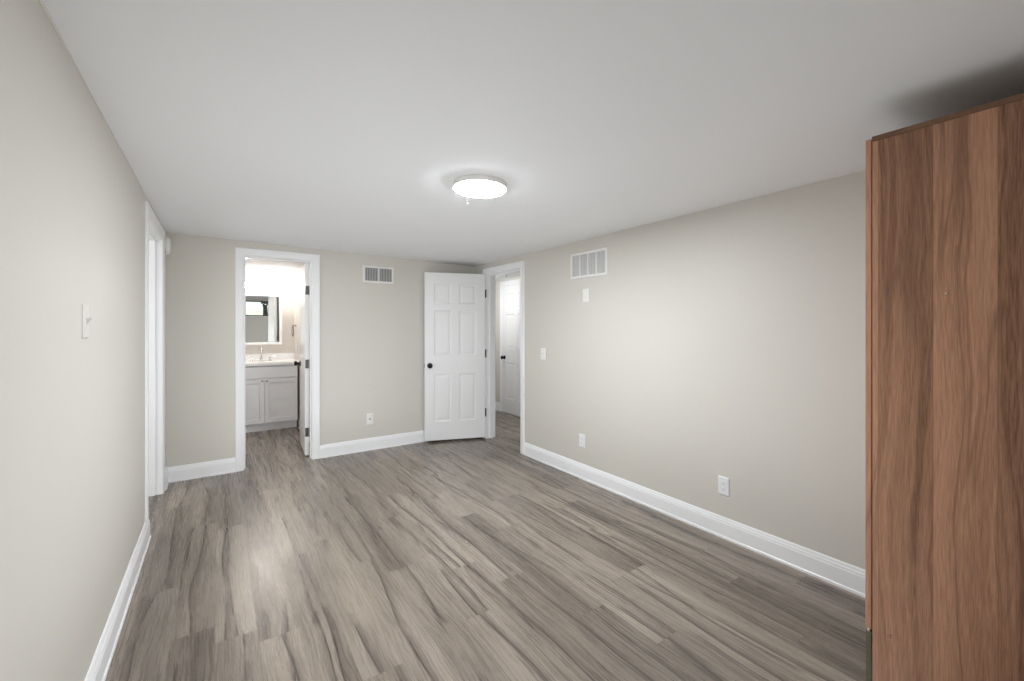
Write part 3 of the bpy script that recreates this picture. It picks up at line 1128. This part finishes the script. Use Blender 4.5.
angs = sorted(set([2 * PI * i / N for i in range(N)] + [math.atan2(y - ccy, x - ccx) % (2 * PI) for x in (tx0, tx1) for y in (ty0, ty1)]))
n_a = len(angs)
rings = []
for kind, z, sx, sy in (('r', tz0, 0, 0), ('r', tz1, 0, 0), ('e', tz1, .215, .150), ('e', tz1 - .012, .205, .142), ('e', tz1 - .07, .17, .115), ('e', tz1 - .11, .10, .07), ('e', tz1 - .118, .02, .02)):
    ring = []
    for t_ in angs:
        if kind == 'r':
            x, y = rect_pt(t_)
        else:
            x, y = ccx + sx * math.cos(t_), ccy + sy * math.sin(t_)
        ring.append(bm.verts.new(Vector((x, y, z)) - vo))
    rings.append(ring)
for a, b_ in zip(rings, rings[1:]):
    for i in range(n_a):
        j = (i + 1) % n_a
        bm.faces.new((a[i], a[j], b_[j], b_[i]))
bm.faces.new(rings[-1])
finish('countertop', bm, M['counter'], vt)
vbox('backsplash', (tx0, tx1, BY1 - .022, BY1 - .001, .868, .955), M['counter'])
# faucet with two handles, plumbed into the top
fx_, fy_, fz_ = .463 - vo.x, 6.60 - vo.y, .868 - vo.z
bm = BM()
lathe(bm, [(0, 0), (.026, 0), (.025, .006), (.016, .012), (.014, .05), (.012, .06), (0, .06)], lambda x, y, h: Vector((fx_ + x, fy_ + y, fz_ + h)), 20)
tube(bm, [(fx_ + x, fy_ + y, fz_ + z) for x, y, z in ((0, 0, .05), (0, -.002, .12), (0, -.012, .158), (0, -.040, .176), (0, -.075, .172), (0, -.100, .150), (0, -.108, .125))], .0105, 12)
fa = finish('faucet', bm, M['chrome'], vt, smooth=True)
fa['label'] = 'chrome faucet'
for sx in (-.105, .105):
    bm = BM()
    lathe(bm, [(0, 0), (.024, 0), (.022, .008), (.014, .014), (.013, .035), (.018, .042), (.018, .052), (0, .056)], lambda x, y, h: Vector((fx_ + sx + x, fy_ + y, fz_ + h)), 18)
    tube(bm, [(fx_ + sx, fy_, fz_ + .046), (fx_ + sx * 1.35, fy_ - .012, fz_ + .056), (fx_ + sx * 1.62, fy_ - .016, fz_ + .060)], [.008, .006, .005], 10)
    finish('faucet_handle', bm, M['chrome'], fa, smooth=True)

# mirror
mx0, mx1, mz0, mz1 = .222, .725, 1.078, 1.775
mi = thing('bathroom_mirror', ((mx0 + mx1) / 2, BY1, mz0), 'white-framed bathroom mirror above the vanity reflecting a window', 'mirror')
mo = Vector(mi.location)
FLm = lambda a, t, z: F_bathfar(a, t, z) - mo
bm = BM()
rows = []
for o_, t in [(0, 0), (0, .018), (.005, .022), (.030, .020), (.034, .014), (.034, 0)]:
    rows.append([bm.verts.new(FLm(x, t, z)) for x, z in ((mx0 + o_, mz0 + o_), (mx1 - o_, mz0 + o_), (mx1 - o_, mz1 - o_), (mx0 + o_, mz1 - o_))])
for i in range(len(rows)):
    r, s = rows[i], rows[(i + 1) % len(rows)]
    for k in range(4):
        bm.faces.new((r[k], r[(k + 1) % 4], s[(k + 1) % 4], s[k]))
finish('frame', bm, M['trim'], mi)
bm = BM()
for a in ((mx0 + .034, mx1 - .034, mz0 + .034, mz0 + .039), (mx0 + .034, mx1 - .034, mz1 - .039, mz1 - .034), (mx0 + .034, mx0 + .044, mz0 + .039, mz1 - .039), (mx1 - .046, mx1 - .034, mz0 + .039, mz1 - .039)):
    mbox(bm, FLm, a[0], a[1], .004, .012, a[2], a[3])
finish('inner_bead', bm, M['dark'], mi)
bm = BM()
mbox(bm, FLm, mx0 + .034, mx1 - .034, .002, .006, mz0 + .034, mz1 - .034)
finish('mirror_glass', bm, M['mirror'], mi)

# vanity light above the mirror
vz = 1.875
vl = thing('vanity_light', (.463, BY1, vz), 'bright frosted bar light with nickel centre mount above the bathroom mirror', 'wall light')
bm = BM()
box(bm, -.055, .055, -.022, 0, -.055, .055)
finish('backplate', bm, M['nickel'], vl, bevel=.004)
bm = BM()
tube(bm, [(0, -.015, 0), (0, -.112, 0)], .016, 14)
for hx in (-.021, .021):
    lathe(bm, [(.036, -.009), (.0470, -.009), (.0470, .009), (.036, .009)], lambda x, y, h: Vector((hx + h, -.125 + x, y)), 24)
finish('centre_mount', bm, M['dark_metal'], vl, smooth=True)
for s in (-1, 1):
    bm = BM()
    lathe(bm, [(0, .006), (.036, .006), (.038, .010), (.038, .285), (.030, .294), (0, .297)], lambda x, y, h: Vector((s * h, -.125 + x, y)), 28)
    finish('glass_shade', bm, M['bath_glow'], vl, smooth=True)

# towel ring
tr = thing('towel_ring', (BX1, 6.545, 1.34), 'thin dark towel ring on the bathroom wall right of the mirror', 'towel ring')
bm = BM()
lathe(bm, [(0, 0), (.020, 0), (.019, .006), (.008, .010), (.007, .040), (.010, .046), (0, .048)], lambda x, y, h: Vector((-h, x, y)), 18)
finish('mount', bm, M['nickel'], tr, smooth=True)
bm = BM()
tube(bm, [(-.040, .075 * math.sin(2 * PI * i / 28), -.075 + .075 * math.cos(2 * PI * i / 28)) for i in range(28)], .004, 8, closed=True)
finish('ring', bm, M['dark_metal'], tr, smooth=True)
